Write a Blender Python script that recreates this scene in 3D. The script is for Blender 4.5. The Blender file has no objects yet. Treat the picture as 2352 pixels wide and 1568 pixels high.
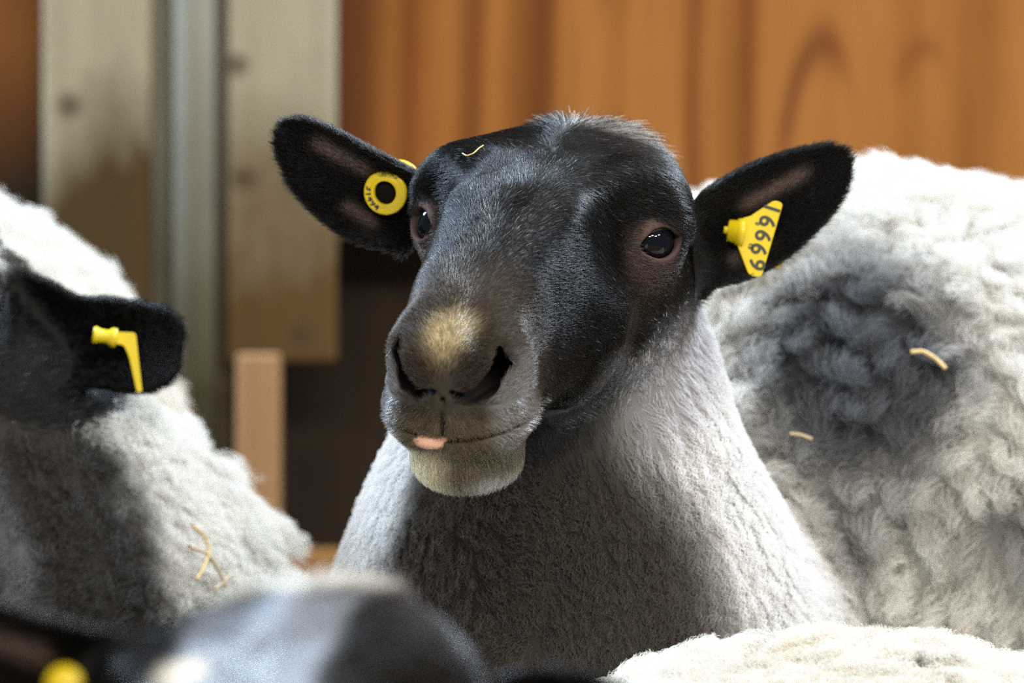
import bpy, math, time
import numpy as np
from mathutils import Vector, Matrix
T0 = time.time()
sc = bpy.context.scene
C = sc.collection

# ------------------------------------------------------------------ camera
CAMZ, CAMY, PPM = 0.70, -3.0, 4400.0       # camera height, distance, pixels per metre at depth 0
cd = bpy.data.cameras.new('camera'); cam = bpy.data.objects.new('camera', cd); C.objects.link(cam)
cam.location = (0, CAMY, CAMZ); cam.rotation_euler = (math.pi/2, 0, 0)
cd.sensor_width = 36.0; cd.lens = 36.0*3.0*PPM/2352.0
cd.clip_start = 0.05; cd.clip_end = 60
cd.dof.use_dof = True; cd.dof.focus_distance = 2.95; cd.dof.aperture_fstop = cd.lens/1000/0.028
sc.camera = cam
sc.cycles.max_bounces = 6
sc.cycles.use_denoising = False      # the photograph has the same fine grain
sc.cycles.sample_clamp_indirect = 2.0

# ------------------------------------------------------------------ light, exposure
sc.view_settings.view_transform = 'Standard'; sc.view_settings.look = 'None'
sc.view_settings.gamma = 1.0; sc.view_settings.exposure = 1.0; sc.view_settings.use_curve_mapping = False
w = bpy.data.worlds.new('barn_sky'); sc.world = w; w.use_nodes = True
w.node_tree.nodes['Background'].inputs[0].default_value = (0.80, 0.86, 1.0, 1)
w.node_tree.nodes['Background'].inputs[1].default_value = 0.10
def area(name, loc, target, sx, sy, power, col):
    l = bpy.data.lights.new(name, 'AREA'); l.shape = 'RECTANGLE'; l.size = sx; l.size_y = sy
    l.energy = power; l.color = col
    o = bpy.data.objects.new(name, l); C.objects.link(o); o.location = loc
    o.rotation_euler = (Vector(target)-Vector(loc)).to_track_quat('-Z', 'Y').to_euler()
    return o
area('clerestory_daylight', (-2.0, 1.15, 2.3), (0, 0.1, 0.75), 0.9, 0.6, 115, (0.58, 0.78, 1.0))
area('eaves_daylight', (1.5, 1.30, 2.75), (0, 0.1, 0.75), 1.0, 0.5, 95, (0.68, 0.84, 1.0))
area('added_top_light', (0.5, -0.35, 3.0), (0.15, -0.1, 0.5), 1.6, 1.2, 26, (0.94, 0.97, 1.0))  # overhead lamp added to brighten the tops of the fleeces
for i_, (lx, ly, lz) in enumerate([(-.9, -3.3, 2.5), (.2, -3.6, 2.3), (1.0, -3.4, 2.6), (1.9, -2.9, 2.3), (2.6, -2.0, 2.5)]):
    area('barn_window_pane', (lx, ly, lz), (0, 0.3, 0.75), .62, .16, 17, (1.0, 0.95, 0.86))

# ------------------------------------------------------------------ helpers
def at(px, py, y):
    k = (y-CAMY)/(-CAMY)/PPM
    return np.array([(px-1176)*k, y, CAMZ+(784-py)*k])
def nrm(v): return v/np.maximum(np.linalg.norm(v, axis=-1, keepdims=True), 1e-12)
def hash3(i, j, k, s):
    h = (i*374761393 + j*668265263 + k*2147483647 + s*1274126177) & 0xffffffff
    h = ((h ^ (h >> 13))*1274126177) & 0xffffffff
    return ((h ^ (h >> 16)) & 0xffff)/32767.5-1.0
def vnoise(P, freq, seed=0):
    q = P*freq; f = np.floor(q); t = q-f; t = t*t*(3-2*t); f = f.astype(np.int64); out = 0
    for a in (0, 1):
        for b in (0, 1):
            for c in (0, 1):
                wgt = (t[:, 0] if a else 1-t[:, 0])*(t[:, 1] if b else 1-t[:, 1])*(t[:, 2] if c else 1-t[:, 2])
                out = out+wgt*hash3(f[:, 0]+a, f[:, 1]+b, f[:, 2]+c, seed)
    return out
def fbm(P, freq, seed=0, octv=3):
    s, a = 0, 1.0
    for o in range(octv): s = s+a*vnoise(P, freq*2**o, seed+o*17); a *= .5
    return s/1.75
def sstep(a, b, x):
    t = np.clip((x-a)/(b-a), 0, 1); return t*t*(3-2*t)
def lerp(a, b, t):
    return a*(1-t)+b*t
# signed distances
def smin(a, b, k):
    h = np.clip(.5+.5*(b-a)/k, 0, 1); return b*(1-h)+a*h-k*h*(1-h)
def smax(a, b, k): return -smin(-a, -b, k)
def sph(P, c, r): return np.linalg.norm(P-np.asarray(c, P.dtype), axis=1)-r
def ell(P, c, r):
    r = np.asarray(r, P.dtype); d = P-np.asarray(c, P.dtype)
    k0 = np.linalg.norm(d/r, axis=1); k1 = np.linalg.norm(d/(r*r), axis=1)
    return np.where(k1 > 1e-9, k0*(k0-1)/np.maximum(k1, 1e-9), -r.min())
def cone(P, a, b, r1, r2):
    a = np.asarray(a, P.dtype); b = np.asarray(b, P.dtype); ab = b-a
    t = np.clip((P-a)@ab/(ab@ab), 0, 1)
    return np.linalg.norm(P-a-t[:, None]*ab, axis=1)-(r1+(r2-r1)*t)
def chain(P, pts, rad, k=0.0):
    d = None
    for i in range(len(pts)-1):
        e = cone(P, pts[i], pts[i+1], rad[i], rad[i+1]); d = e if d is None else (smin(d, e, k) if k else np.minimum(d, e))
    return d
def spline(xs, ys, n=400):
    """smooth table through stations (cubic Hermite)"""
    xs = np.asarray(xs, float); ys = np.asarray(ys, float); m = np.gradient(ys, xs)
    X = np.linspace(xs[0], xs[-1], n); i = np.clip(np.searchsorted(xs, X)-1, 0, len(xs)-2)
    h = xs[i+1]-xs[i]; t = (X-xs[i])/h
    Y = (2*t**3-3*t*t+1)*ys[i]+(t**3-2*t*t+t)*h*m[i]+(-2*t**3+3*t*t)*ys[i+1]+(t**3-t*t)*h*m[i+1]
    return X, Y

def surface_nets(f, axes):
    nx, ny, nz = f.shape; s = f < 0
    c = np.zeros((nx-1, ny-1, nz-1), np.uint8)
    for a in (0, 1):
        for b in (0, 1):
            for d in (0, 1): c += s[a:nx-1+a, b:ny-1+b, d:nz-1+d]
    I, J, K = np.nonzero((c > 0) & (c < 8)); del c
    idx = np.full((nx-1, ny-1, nz-1), -1, np.int32); idx[I, J, K] = np.arange(len(I), dtype=np.int32)
    cor = [(a, b, d) for a in (0, 1) for b in (0, 1) for d in (0, 1)]
    V = {q: f[I+q[0], J+q[1], K+q[2]] for q in cor}
    pos = np.zeros((len(I), 3)); cnt = np.zeros(len(I))
    for q in cor:
        for ax in range(3):
            if q[ax]: continue
            r = list(q); r[ax] = 1; r = tuple(r)
            v0, v1 = V[q], V[r]; m = (v0 < 0) != (v1 < 0)
            t = np.where(m, v0/np.where(m, v0-v1, 1), 0)
            p = np.zeros((len(I), 3)); p[:] = q; p[:, ax] = t
            pos[m] += p[m]; cnt[m] += 1
    pos /= cnt[:, None]
    W = np.empty_like(pos)
    for ax, G in enumerate((I, J, K)):
        A = axes[ax]; W[:, ax] = A[G]+pos[:, ax]*(A[G+1]-A[G])
    quads = []
    for ax in range(3):
        sl0 = [slice(None)]*3; sl1 = [slice(None)]*3; sl0[ax] = slice(0, -1); sl1[ax] = slice(1, None)
        ch = s[tuple(sl0)] != s[tuple(sl1)]
        E = np.array(np.nonzero(ch)); o1, o2 = [(1, 2), (2, 0), (0, 1)][ax]
        n1, n2 = f.shape[o1], f.shape[o2]
        ok = (E[o1] > 0) & (E[o1] < n1-1) & (E[o2] > 0) & (E[o2] < n2-1); E = E[:, ok]
        def cell(d1, d2):
            F = E.copy(); F[o1] += d1; F[o2] += d2; return idx[F[0], F[1], F[2]]
        q = np.stack([cell(-1, -1), cell(0, -1), cell(0, 0), cell(-1, 0)], 1)
        ins = s[E[0], E[1], E[2]]
        q[~ins] = q[~ins][:, ::-1]
        quads.append(q)
    Q = np.concatenate(quads); Q = Q[(Q >= 0).all(1)]
    return W, Q

def grid_axis(lo, hi, fine, f0, f1, coarse):
    a = [f0]
    x = f0; st = fine
    left = []
    while x > lo: st = min(st*1.25, coarse); x -= st; left.append(x)
    mid = list(np.arange(f0, f1, fine)); right = []; x = mid[-1]; st = fine
    while x < hi: st = min(st*1.25, coarse); x += st; right.append(x)
    return np.array(left[::-1]+mid+right)

def mesh_sdf(fn, axes, B=8):
    """evaluate the field only in blocks near the surface, then extract quads"""
    n = [len(a) for a in axes]; f = np.full(n, 1.0, np.float32)
    st = [np.arange(0, m, B) for m in n]
    lo = [axes[i][st[i]] for i in range(3)]; hi = [axes[i][np.minimum(st[i]+B-1, n[i]-1)] for i in range(3)]
    cen = [(lo[i]+hi[i])/2 for i in range(3)]; hw = [(hi[i]-lo[i])/2 for i in range(3)]
    G = np.stack(np.meshgrid(*cen, indexing='ij'), -1).reshape(-1, 3)
    H = np.sqrt(sum(g**2 for g in np.meshgrid(*hw, indexing='ij'))).reshape(-1)
    d = np.concatenate([fn(g) for g in np.array_split(G, max(1, len(G)//150000))])
    act = np.abs(d) < H*1.7+0.004
    ins = (d < 0) & ~act
    nb = [len(x) for x in st]
    act3 = act.reshape(nb); ins3 = ins.reshape(nb)
    for b in np.argwhere(ins3): f[b[0]*B:b[0]*B+B, b[1]*B:b[1]*B+B, b[2]*B:b[2]*B+B] = -1
    bl = np.argwhere(act3)
    o = np.stack(np.meshgrid(*[np.arange(B)]*3, indexing='ij'), -1).reshape(-1, 3)
    for part in np.array_split(bl, max(1, len(bl)//400)):
        ijk = (part[:, None]*B+o[None]).reshape(-1, 3)
        m = (ijk[:, 0] < n[0]) & (ijk[:, 1] < n[1]) & (ijk[:, 2] < n[2]); ijk = ijk[m]
        P = np.stack([axes[i][ijk[:, i]] for i in range(3)], 1)
        f[ijk[:, 0], ijk[:, 1], ijk[:, 2]] = fn(P)
    return surface_nets(f, axes)

def quad_mesh(name, V, Q, mat=None, col=None, parent=None):
    me = bpy.data.meshes.new(name)
    me.vertices.add(len(V)); me.vertices.foreach_set('co', np.asarray(V, np.float32).ravel())
    me.loops.add(Q.size); me.loops.foreach_set('vertex_index', Q.ravel().astype(np.int32))
    me.polygons.add(len(Q)); k = Q.shape[1]
    me.polygons.foreach_set('loop_start', np.arange(0, Q.size, k, dtype=np.int32))
    me.polygons.foreach_set('loop_total', np.full(len(Q), k, np.int32))
    me.polygons.foreach_set('use_smooth', np.ones(len(Q), bool))
    me.update(calc_edges=True); me.validate()
    if col is not None:
        at_ = me.attributes.new('coat', 'FLOAT_COLOR', 'POINT')
        c4 = np.ones((len(V), 4), np.float32); c4[:, :3] = col; at_.data.foreach_set('color', c4.ravel())
    if mat: me.materials.append(mat)
    o = bpy.data.objects.new(name, me); C.objects.link(o)
    if parent: o.parent = parent
    return o
def vert_normals(V, Q):
    n = np.cross(V[Q[:, 2]]-V[Q[:, 0]], V[Q[:, 3]]-V[Q[:, 1]]); out = np.zeros_like(V)
    for k in range(4):
        for a in range(3): out[:, a] += np.bincount(Q[:, k], n[:, a], len(V))
    return nrm(out)

# ------------------------------------------------------------------ sheep anatomy
class Head:
    """head frame: x to the viewer's right, y towards the nose, z up out of the forehead; origin midway between the eyes"""
    def __init__(s, origin, yaw, pitch, roll, scale=1.0):
        ps, th, ph = map(math.radians, (yaw, pitch, roll))
        A = np.array([[1, 0, 0], [0, -math.cos(th), -math.sin(th)], [0, -math.sin(th), math.cos(th)]], float)  # rows: axes
        Rz = np.array([[math.cos(ps), math.sin(ps), 0], [-math.sin(ps), math.cos(ps), 0], [0, 0, 1]])  # yaw to viewer's left
        Ry = np.array([[math.cos(ph), 0, math.sin(ph)], [0, 1, 0], [-math.sin(ph), 0, math.cos(ph)]])  # right side dips for roll>0
        s.R = (Ry@Rz@A.T).T          # rows: head axes in world
        s.o = np.asarray(origin, float); s.k = scale
    def loc(s, P): return (P-s.o)@s.R.T/s.k
    def world(s, q): return np.asarray(q)@s.R*s.k+s.o
    def dirw(s, v): return np.asarray(v)@s.R

ST = np.array([   # y, top, bottom, height of widest, half width
    [-.118, .000, -.020, -.01, .004],
    [-.105, .004, -.055, -.01, .034],
    [-.080, .019, -.080, -.012, .053],
    [-.050, .028, -.094, -.012, .0625],
    [-.020, .034, -.096, -.012, .0625],
    [.010, .0385, -.096, -.018, .0545],
    [.040, .040, -.084, -.024, .056],
    [.070, .035, -.074, -.028, .0440],
    [.100, .030, -.070, -.030, .0388],
    [.125, .024, -.070, -.032, .0368],
    [.148, .014, -.069, -.034, .0362],
    [.165, .000, -.062, -.034, .0300],
    [.174, -.012, -.050, -.034, .020],
    [.178, -.026, -.040, -.034, .003]])
TAB = [spline(ST[:, 0], ST[:, i]) for i in (1, 2, 3, 4)]
EYE = np.array([.0567, -.006, -.0050]); EYE_R = .0128
EYE_DIR = np.array([.74, .64, .20]); EYE_DIR = EYE_DIR/np.linalg.norm(EYE_DIR)

def head_field(q, simple=False):
    x, y, z = q[:, 0], q[:, 1], q[:, 2]; ax = np.abs(x)
    m = np.stack([ax, y, z], 1)
    yc = np.clip(y, ST[0, 0], ST[-1, 0])
    zt, zb, zm, w = [np.interp(yc, *t) for t in TAB]
    zt = zt-zm; zb = zm-zb; dz = z-zm
    h = np.where(dz > 0, zt, zb); h = np.maximum(h, .003); w = np.maximum(w, .003)
    n = np.where(dz > 0, 2.5+.9*sstep(.03, -.03, y)+.6*sstep(.02, .05, y)*sstep(.14, .11, y), 2.2)
    r = ((ax/w)**n+(np.abs(dz)/h)**n)**(1/n)
    f = (r-1)*np.minimum(w, h)*.9
    dy = np.abs(y-yc); f = np.where(dy > 0, np.sqrt(np.maximum(f, 0)**2+dy*dy), f)
    # brow, cheek, lips
    f = smin(f, sph(m, (.0445, -.010, .004), .0235), .035)
    f = smin(f, ell(m, (.030, -.045, -.058), (.030, .052, .036)), .02)
    f = smin(f, ell(m, (.0, -.045, .008), (.046, .045, .026)), .02)
    f = smax(f, -ell(m, (.062, .036, .018), (.0185, .036, .028)), .022)     # hollow in front of the eye, sharpening the nose bridge
    f = smin(f, ell(m, (.016, .150, -.008), (.016, .022, .014)), .010)     # nostril wings
    f = smin(f, ell(m, (.0165, .150, -.040), (.0205, .026, .017)), .008)     # upper lip
    f = smin(f, ell(m, (.0, .138, -.068), (.0275, .029, .0175)), .010)       # lower lip, chin
    if simple: return f
    # eyelids and eye opening
    e = m-EYE; ed = e@EYE_DIR
    u_ = np.cross(np.array([0, 0, 1.0]), EYE_DIR); u_ /= np.linalg.norm(u_); v_ = np.cross(EYE_DIR, u_)
    eu, ev = e@u_, e@v_; re = np.linalg.norm(e, axis=1)
    f = smin(f, re-(EYE_R+.0030), .006)
    W = .0128; sh = 1-(eu/W)**2
    almond = np.maximum(ev-.0080*sh-.0006, -ev-.0078*sh+.0003)*.75
    f = smax(f, -np.maximum(np.maximum(almond, -ed), re-.035), .0016)
    f = np.maximum(f, -(re-(EYE_R+.0002))*np.where(ed > -.004, 1, 1))
    # nostrils: a comma from the septum outwards and up
    m2 = np.stack([ax, z], 1)
    d = chain(m2, [(.0045, -.0215), (.013, -.0245), (.0215, -.0195), (.0265, -.010), (.0255, -.002)], [.0012, .0026, .0044, .0042, .0016], .002)
    f = smax(f, -np.maximum(np.maximum(d, -f-.014), .130-y), .003)
    # philtrum and mouth line
    d = np.maximum(np.maximum(ax-.0012, np.abs(z+.036)-.0120), .14-y)
    f = smax(f, -np.maximum(d, -f-.005), .0022)
    zmth = -.0478+.006*sstep(.0, .035, ax)-.004*sstep(.10, .17, 0.17-y+.10)*0
    d = np.maximum(np.abs(z-zmth)-.0012, (.120-y))
    f = smax(f, -np.maximum(d, -f-.007), .003)
    return f

class Ear:
    """a leaf-shaped shell from base along axis a; n is the open side; edges given as (u, upper v, lower v)"""
    def __init__(s, base, tip, face, prof, thick=.0020, bowl=.018):
        s.b = np.asarray(base, float); a = np.asarray(tip, float)-s.b; s.L = np.linalg.norm(a); s.a = a/s.L
        n = np.asarray(face, float); n = n-s.a*(n@s.a); s.n = n/np.linalg.norm(n)
        s.v = np.cross(s.n, s.a); s.v *= np.sign(s.v[2]) if abs(s.v[2]) > 1e-6 else 1
        P = np.asarray(prof, float); s.up = spline(P[:, 0]*s.L, P[:, 1]); s.lo = spline(P[:, 0]*s.L, P[:, 2])
        s.t = thick; s.bowl = bowl
    def uvw(s, P):
        d = P-s.b; return d@s.a, d@s.v, d@s.n
    def mid(s, u, v):
        uc = np.clip(u, s.up[0][0], s.L); hi = np.interp(uc, *s.up); lo = np.interp(uc, *s.lo)
        c = (hi+lo)/2; hw = np.maximum((hi-lo)/2, .002); x = np.clip((v-c)/hw, -1.15, 1.15)
        dep = s.bowl*(1-sstep(-.1, 1.0, uc/s.L)*.80)
        return -dep*(1-x*x), c, hw, uc
    def field(s, P):
        u, v, w = s.uvw(P); wm, c, hw, uc = s.mid(u, v)
        e = np.abs(v-c)-hw; du = np.maximum(u-s.L, s.up[0][0]-u)
        d2 = np.where(du > 0, np.sqrt(np.maximum(e, 0)**2+du*du), e)+s.t
        d2 = np.maximum(d2, du+s.t)
        t = s.t*(1.6-.6*np.clip(uc/s.L, 0, 1)); dw = np.abs(w-wm)*.85-t*.5
        return np.minimum(np.maximum(d2, dw), 0)+np.sqrt(np.maximum(d2, 0)**2+np.maximum(dw, 0)**2)-t*.5
    def point(s, u, v, off=0.0):
        """point on the open face at fraction u of the length and v metres across, lifted by off"""
        U = np.array([u*s.L]); V = np.array([v]); wm = s.mid(U, V)[0][0]
        return s.b+s.a*u*s.L+s.v*v+s.n*(wm+off)

# main sheep -------------------------------------------------------------
HM = Head(at(1243, 524, 0.0), 16, 23, 5.0, 1.0)
LEAF_L = [(-.08, .020, -.022), (0, .020, -.024), (.2, .019, -.030), (.4, .0175, -.031), (.6, .0165, -.028), (.8, .0145, -.021), (.93, .010, -.012), (1.0, .003, -.003)]
LEAF_R = [(-.08, .018, -.024), (0, .019, -.024), (.2, .0235, -.029), (.4, .0245, -.030), (.6, .022, -.027), (.8, .0165, -.021), (.93, .0105, -.012), (1.0, .003, -.003)]
earL = Ear(at(955, 492, .055), at(640, 292, .06), (-.25, -1, -.05), LEAF_L)
earR = Ear(at(1590, 575, .075), at(1953, 355, .10), (.25, -1, -.05), LEAF_R)
NECK = [at(1330, 600, .10), at(1330, 860, .115), at(1304, 1110, .125), at(1314, 1420, .16), at(1420, 1700, .22)]
NECKR = [.056, .064, .088, .125, .148]
BODY = [(.170, .42, .580), (.232, .43, .580), (.50, .80, .58)]
BODYR = [.20, .20, .19]
def main_field(P):
    f = head_field(HM.loc(P))
    ear = np.minimum(earL.field(P), earR.field(P))
    nk = chain(P, NECK, NECKR, .03)
    b = smin(chain(P, BODY, BODYR, .02), nk, .05)
    leg = np.minimum(np.minimum(cone(P, (.06, .30, .45), (.05, .30, .03), .05, .026), cone(P, (.28, .30, .45), (.30, .30, .03), .05, .026)),
                     np.minimum(cone(P, (.42, .86, .45), (.42, .88, .03), .055, .026), cone(P, (.62, .78, .45), (.63, .80, .03), .055, .026)))
    b = smin(b, leg, .03)
    f = smin(f, b, .022)
    return smin(f, ear, .010)


# ------------------------------------------------------------------ materials
def mat(name):
    m = bpy.data.materials.new(name); m.use_nodes = True; nt = m.node_tree
    return m, nt, nt.nodes['Principled BSDF'], nt.nodes['Material Output']
def plain(name, col, rough=.6, spec=.5):
    m, nt, b, o = mat(name); b.inputs['Base Color'].default_value = (*col, 1); b.inputs['Roughness'].default_value = rough
    b.inputs['Specular IOR Level'].default_value = spec
    return m
def N(nt, typ, **kw):
    n = nt.nodes.new(typ)
    for k, v in kw.items(): setattr(n, k, v)
    return n
def math_(nt, op, a, b=None):
    n = N(nt, 'ShaderNodeMath', operation=op)
    for i, v in enumerate((a, b)):
        if v is None: continue
        if isinstance(v, (int, float)): n.inputs[i].default_value = v
        else: nt.links.new(v, n.inputs[i])
    return n.outputs[0]
def ramp(nt, fac, stops, interp='LINEAR'):
    r = N(nt, 'ShaderNodeValToRGB'); cr = r.color_ramp; cr.interpolation = interp
    while len(cr.elements) < len(stops): cr.elements.new(.5)
    for e, (p, c) in zip(cr.elements, stops): e.position = p; e.color = (*c, 1)
    nt.links.new(fac, r.inputs[0]); return r.outputs[0]
def mixc(nt, fac, a, b, mode='MIX'):
    n = N(nt, 'ShaderNodeMix', data_type='RGBA', blend_type=mode)
    for k, v in ((0, fac), (6, a), (7, b)):
        if isinstance(v, (int, float)): n.inputs[k].default_value = v
        elif isinstance(v, tuple): n.inputs[k].default_value = (*v, 1)
        else: nt.links.new(v, n.inputs[k])
    return n.outputs[2]
def noise(nt, vec, scale, detail=3, rough=.5, stretch=None):
    if stretch:
        mp = N(nt, 'ShaderNodeMapping'); mp.inputs['Scale'].default_value = stretch; nt.links.new(vec, mp.inputs[0]); vec = mp.outputs[0]
    n = N(nt, 'ShaderNodeTexNoise'); n.inputs['Scale'].default_value = scale; n.inputs['Detail'].default_value = detail
    n.inputs['Roughness'].default_value = rough; nt.links.new(vec, n.inputs['Vector']); return n.outputs['Fac']
def bump(nt, bsdf, h, strength=.3, dist=.002):
    b = N(nt, 'ShaderNodeBump'); b.inputs['Strength'].default_value = strength; b.inputs['Distance'].default_value = dist
    nt.links.new(h, b.inputs['Height']); nt.links.new(b.outputs[0], bsdf.inputs['Normal'])

def skin_mat():
    m, nt, b, o = mat('sheep_skin')
    a = N(nt, 'ShaderNodeAttribute', attribute_name='coat'); nt.links.new(a.outputs['Color'], b.inputs['Base Color'])
    b.inputs['Roughness'].default_value = .75; b.inputs['Specular IOR Level'].default_value = .25
    return m
def dark_hair_mat():
    m, nt, b, o = mat('short_sheep_hair'); nt.nodes.remove(b)
    a = N(nt, 'ShaderNodeAttribute', attribute_name='coat')
    h = N(nt, 'ShaderNodeBsdfHairPrincipled'); h.parametrization = 'COLOR'
    nt.links.new(a.outputs['Color'], h.inputs['Color']); h.inputs['Roughness'].default_value = .19
    h.inputs['Radial Roughness'].default_value = .4; h.inputs['IOR'].default_value = 1.45; h.inputs['Random Roughness'].default_value = .2
    d = N(nt, 'ShaderNodeBsdfDiffuse'); nt.links.new(a.outputs['Color'], d.inputs['Color'])
    mx = N(nt, 'ShaderNodeMixShader'); mx.inputs[0].default_value = .40; nt.links.new(d.outputs[0], mx.inputs[1]); nt.links.new(h.outputs[0], mx.inputs[2])
    nt.links.new(mx.outputs[0], o.inputs[0]); return m
def wool_mat():
    m, nt, b, o = mat('sheep_wool'); nt.nodes.remove(b)
    a = N(nt, 'ShaderNodeAttribute', attribute_name='coat')
    d = N(nt, 'ShaderNodeBsdfDiffuse'); t = N(nt, 'ShaderNodeBsdfTranslucent'); g = N(nt, 'ShaderNodeBsdfHair')
    for x in (d, t): nt.links.new(a.outputs['Color'], x.inputs['Color'])
    g.inputs['Color'].default_value = (1, 1, 1, 1); g.inputs['RoughnessU'].default_value = .35; g.inputs['RoughnessV'].default_value = .8
    m1 = N(nt, 'ShaderNodeMixShader'); m1.inputs[0].default_value = .35; nt.links.new(d.outputs[0], m1.inputs[1]); nt.links.new(t.outputs[0], m1.inputs[2])
    m2 = N(nt, 'ShaderNodeMixShader'); m2.inputs[0].default_value = .04; nt.links.new(m1.outputs[0], m2.inputs[1]); nt.links.new(g.outputs[0], m2.inputs[2])
    nt.links.new(m2.outputs[0], o.inputs[0]); return m
M_SKIN, M_HAIR, M_WOOL = skin_mat(), dark_hair_mat(), wool_mat()

def plywood_mat():
    m, nt, b, o = mat('oiled_plywood'); tc = N(nt, 'ShaderNodeNewGeometry'); v = tc.outputs['Position']
    sx = N(nt, 'ShaderNodeSeparateXYZ'); nt.links.new(v, sx.inputs[0])
    wob = noise(nt, v, 3.0, 3, .5, (1, 1, .55))
    x = math_(nt, 'ADD', sx.outputs[0], math_(nt, 'MULTIPLY', math_(nt, 'SUBTRACT', wob, .5), .05))
    f = math_(nt, 'DIVIDE', math_(nt, 'ADD', x, .5), 1.0)         # x -.5 .. .5
    px = lambda p: ((p-1176)*.0003182)+.5
    lt, dk, md = (.350, .138, .030), (.165, .050, .009), (.275, .100, .019)
    st = [(0, md), (px(-60), dk), (px(0), md), (px(780), (.10, .030, .006)), (px(850), (.12, .036, .007)), (px(900), md), (px(950), dk), (px(990), md), (px(1040), lt), (px(1100), dk), (px(1140), lt),
          (px(1190), md), (px(1235), dk), (px(1275), dk), (px(1310), lt), (px(1400), lt), (px(1440), md), (px(1470), lt), (px(1580), lt), (px(1610), dk), (px(1650), lt),
          (px(1700), md), (px(1730), dk), (px(1770), lt), (px(2050), lt), (px(2090), md), (px(2150), lt), (px(2260), md), (px(2330), lt), (1, lt)]
    col = ramp(nt, f, st)
    # the panel left of the boards is darker, most of all low down
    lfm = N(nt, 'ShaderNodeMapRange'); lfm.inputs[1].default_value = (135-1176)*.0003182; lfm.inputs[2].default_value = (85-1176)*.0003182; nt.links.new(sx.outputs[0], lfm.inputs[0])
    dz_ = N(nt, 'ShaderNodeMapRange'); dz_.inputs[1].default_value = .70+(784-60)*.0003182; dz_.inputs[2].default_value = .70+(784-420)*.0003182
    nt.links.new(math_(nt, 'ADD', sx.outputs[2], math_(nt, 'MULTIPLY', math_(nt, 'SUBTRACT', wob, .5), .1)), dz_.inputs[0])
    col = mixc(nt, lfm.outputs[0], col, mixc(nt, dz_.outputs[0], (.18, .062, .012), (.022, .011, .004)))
    fine = noise(nt, v, 90, 4, .6, (1, 1, .06))
    col = mixc(nt, .5, col, ramp(nt, fine, [(.3, (.55, .5, .45)), (.7, (1, 1, 1))]), 'MULTIPLY')
    # cathedral arches of the veneer
    for (cx, cz, rx, rz, wd, am) in ((1905, 420, 95, 330, .16, .85), (2140, 210, 60, 110, .25, .45), (1440, 30, 40, 130, .5, .4)):
        X = math_(nt, 'DIVIDE', math_(nt, 'SUBTRACT', x, (cx-1176)*.0003182), rx*.0003182)
        Z = math_(nt, 'DIVIDE', math_(nt, 'SUBTRACT', sx.outputs[2], .70+(784-cz)*.0003182), rz*.0003182)
        r = math_(nt, 'SQRT', math_(nt, 'ADD', math_(nt, 'MULTIPLY', X, X), math_(nt, 'MULTIPLY', Z, Z)))
        g = math_(nt, 'DIVIDE', math_(nt, 'SUBTRACT', r, 1.0), wd)
        band = math_(nt, 'POWER', 2.718, math_(nt, 'MULTIPLY', math_(nt, 'MULTIPLY', g, g), -1.0))
        up = N(nt, 'ShaderNodeMapRange'); up.inputs[1].default_value = -.1; up.inputs[2].default_value = .4; nt.links.new(Z, up.inputs[0])
        lf = N(nt, 'ShaderNodeMapRange'); lf.inputs[1].default_value = .9; lf.inputs[2].default_value = .2; nt.links.new(X, lf.inputs[0])
        k = math_(nt, 'MULTIPLY', math_(nt, 'MULTIPLY', band, up.outputs[0]), math_(nt, 'MULTIPLY', lf.outputs[0], am))
        col = mixc(nt, k, col, (.135, .040, .010))
    blot = noise(nt, v, 5, 3)
    col = mixc(nt, .35, col, ramp(nt, blot, [(.3, (.6, .55, .5)), (.65, (1.1, 1.1, 1.1))]), 'MULTIPLY')
    nt.links.new(col, b.inputs['Base Color']); b.inputs['Roughness'].default_value = .7; b.inputs['Specular IOR Level'].default_value = .12
    bump(nt, b, fine, .15); return m
def board_mat(name, top, low, z0, z1, knots=()):
    """weathered wood, dirtied with rubbed-in manure from z1 down to z0"""
    m, nt, b, o = mat(name); tc = N(nt, 'ShaderNodeTexCoord'); v = tc.outputs['Object']
    g = N(nt, 'ShaderNodeNewGeometry'); sx = N(nt, 'ShaderNodeSeparateXYZ'); nt.links.new(g.outputs['Position'], sx.inputs[0])
    n1 = noise(nt, v, 9, 4, .6, (1, 1, .5)); n2 = noise(nt, v, 70, 4, .6, (1, 1, .05))
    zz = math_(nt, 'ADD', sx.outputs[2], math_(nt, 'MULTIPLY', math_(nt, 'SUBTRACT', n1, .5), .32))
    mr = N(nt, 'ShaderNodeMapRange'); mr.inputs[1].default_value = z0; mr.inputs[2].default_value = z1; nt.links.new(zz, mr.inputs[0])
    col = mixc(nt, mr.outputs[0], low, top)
    col = mixc(nt, .5, col, ramp(nt, n2, [(.3, (.6, .58, .55)), (.7, (1.05, 1.05, 1.05))]), 'MULTIPLY')
    for (kx, kz, kr) in knots:
        d = N(nt, 'ShaderNodeVectorMath', operation='DISTANCE'); cb = N(nt, 'ShaderNodeCombineXYZ')
        nt.links.new(sx.outputs[0], cb.inputs[0]); nt.links.new(sx.outputs[2], cb.inputs[2]); nt.links.new(cb.outputs[0], d.inputs[0])
        d.inputs[1].default_value = (kx, 0, kz)
        mk = N(nt, 'ShaderNodeMapRange'); mk.inputs[1].default_value = kr; mk.inputs[2].default_value = kr*.3; nt.links.new(d.outputs['Value'], mk.inputs[0])
        col = mixc(nt, math_(nt, 'MULTIPLY', mk.outputs[0], .8), col, (.045, .028, .014))
    nt.links.new(col, b.inputs['Base Color']); b.inputs['Roughness'].default_value = .75; b.inputs['Specular IOR Level'].default_value = .2
    bump(nt, b, n2, .25); return m

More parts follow.
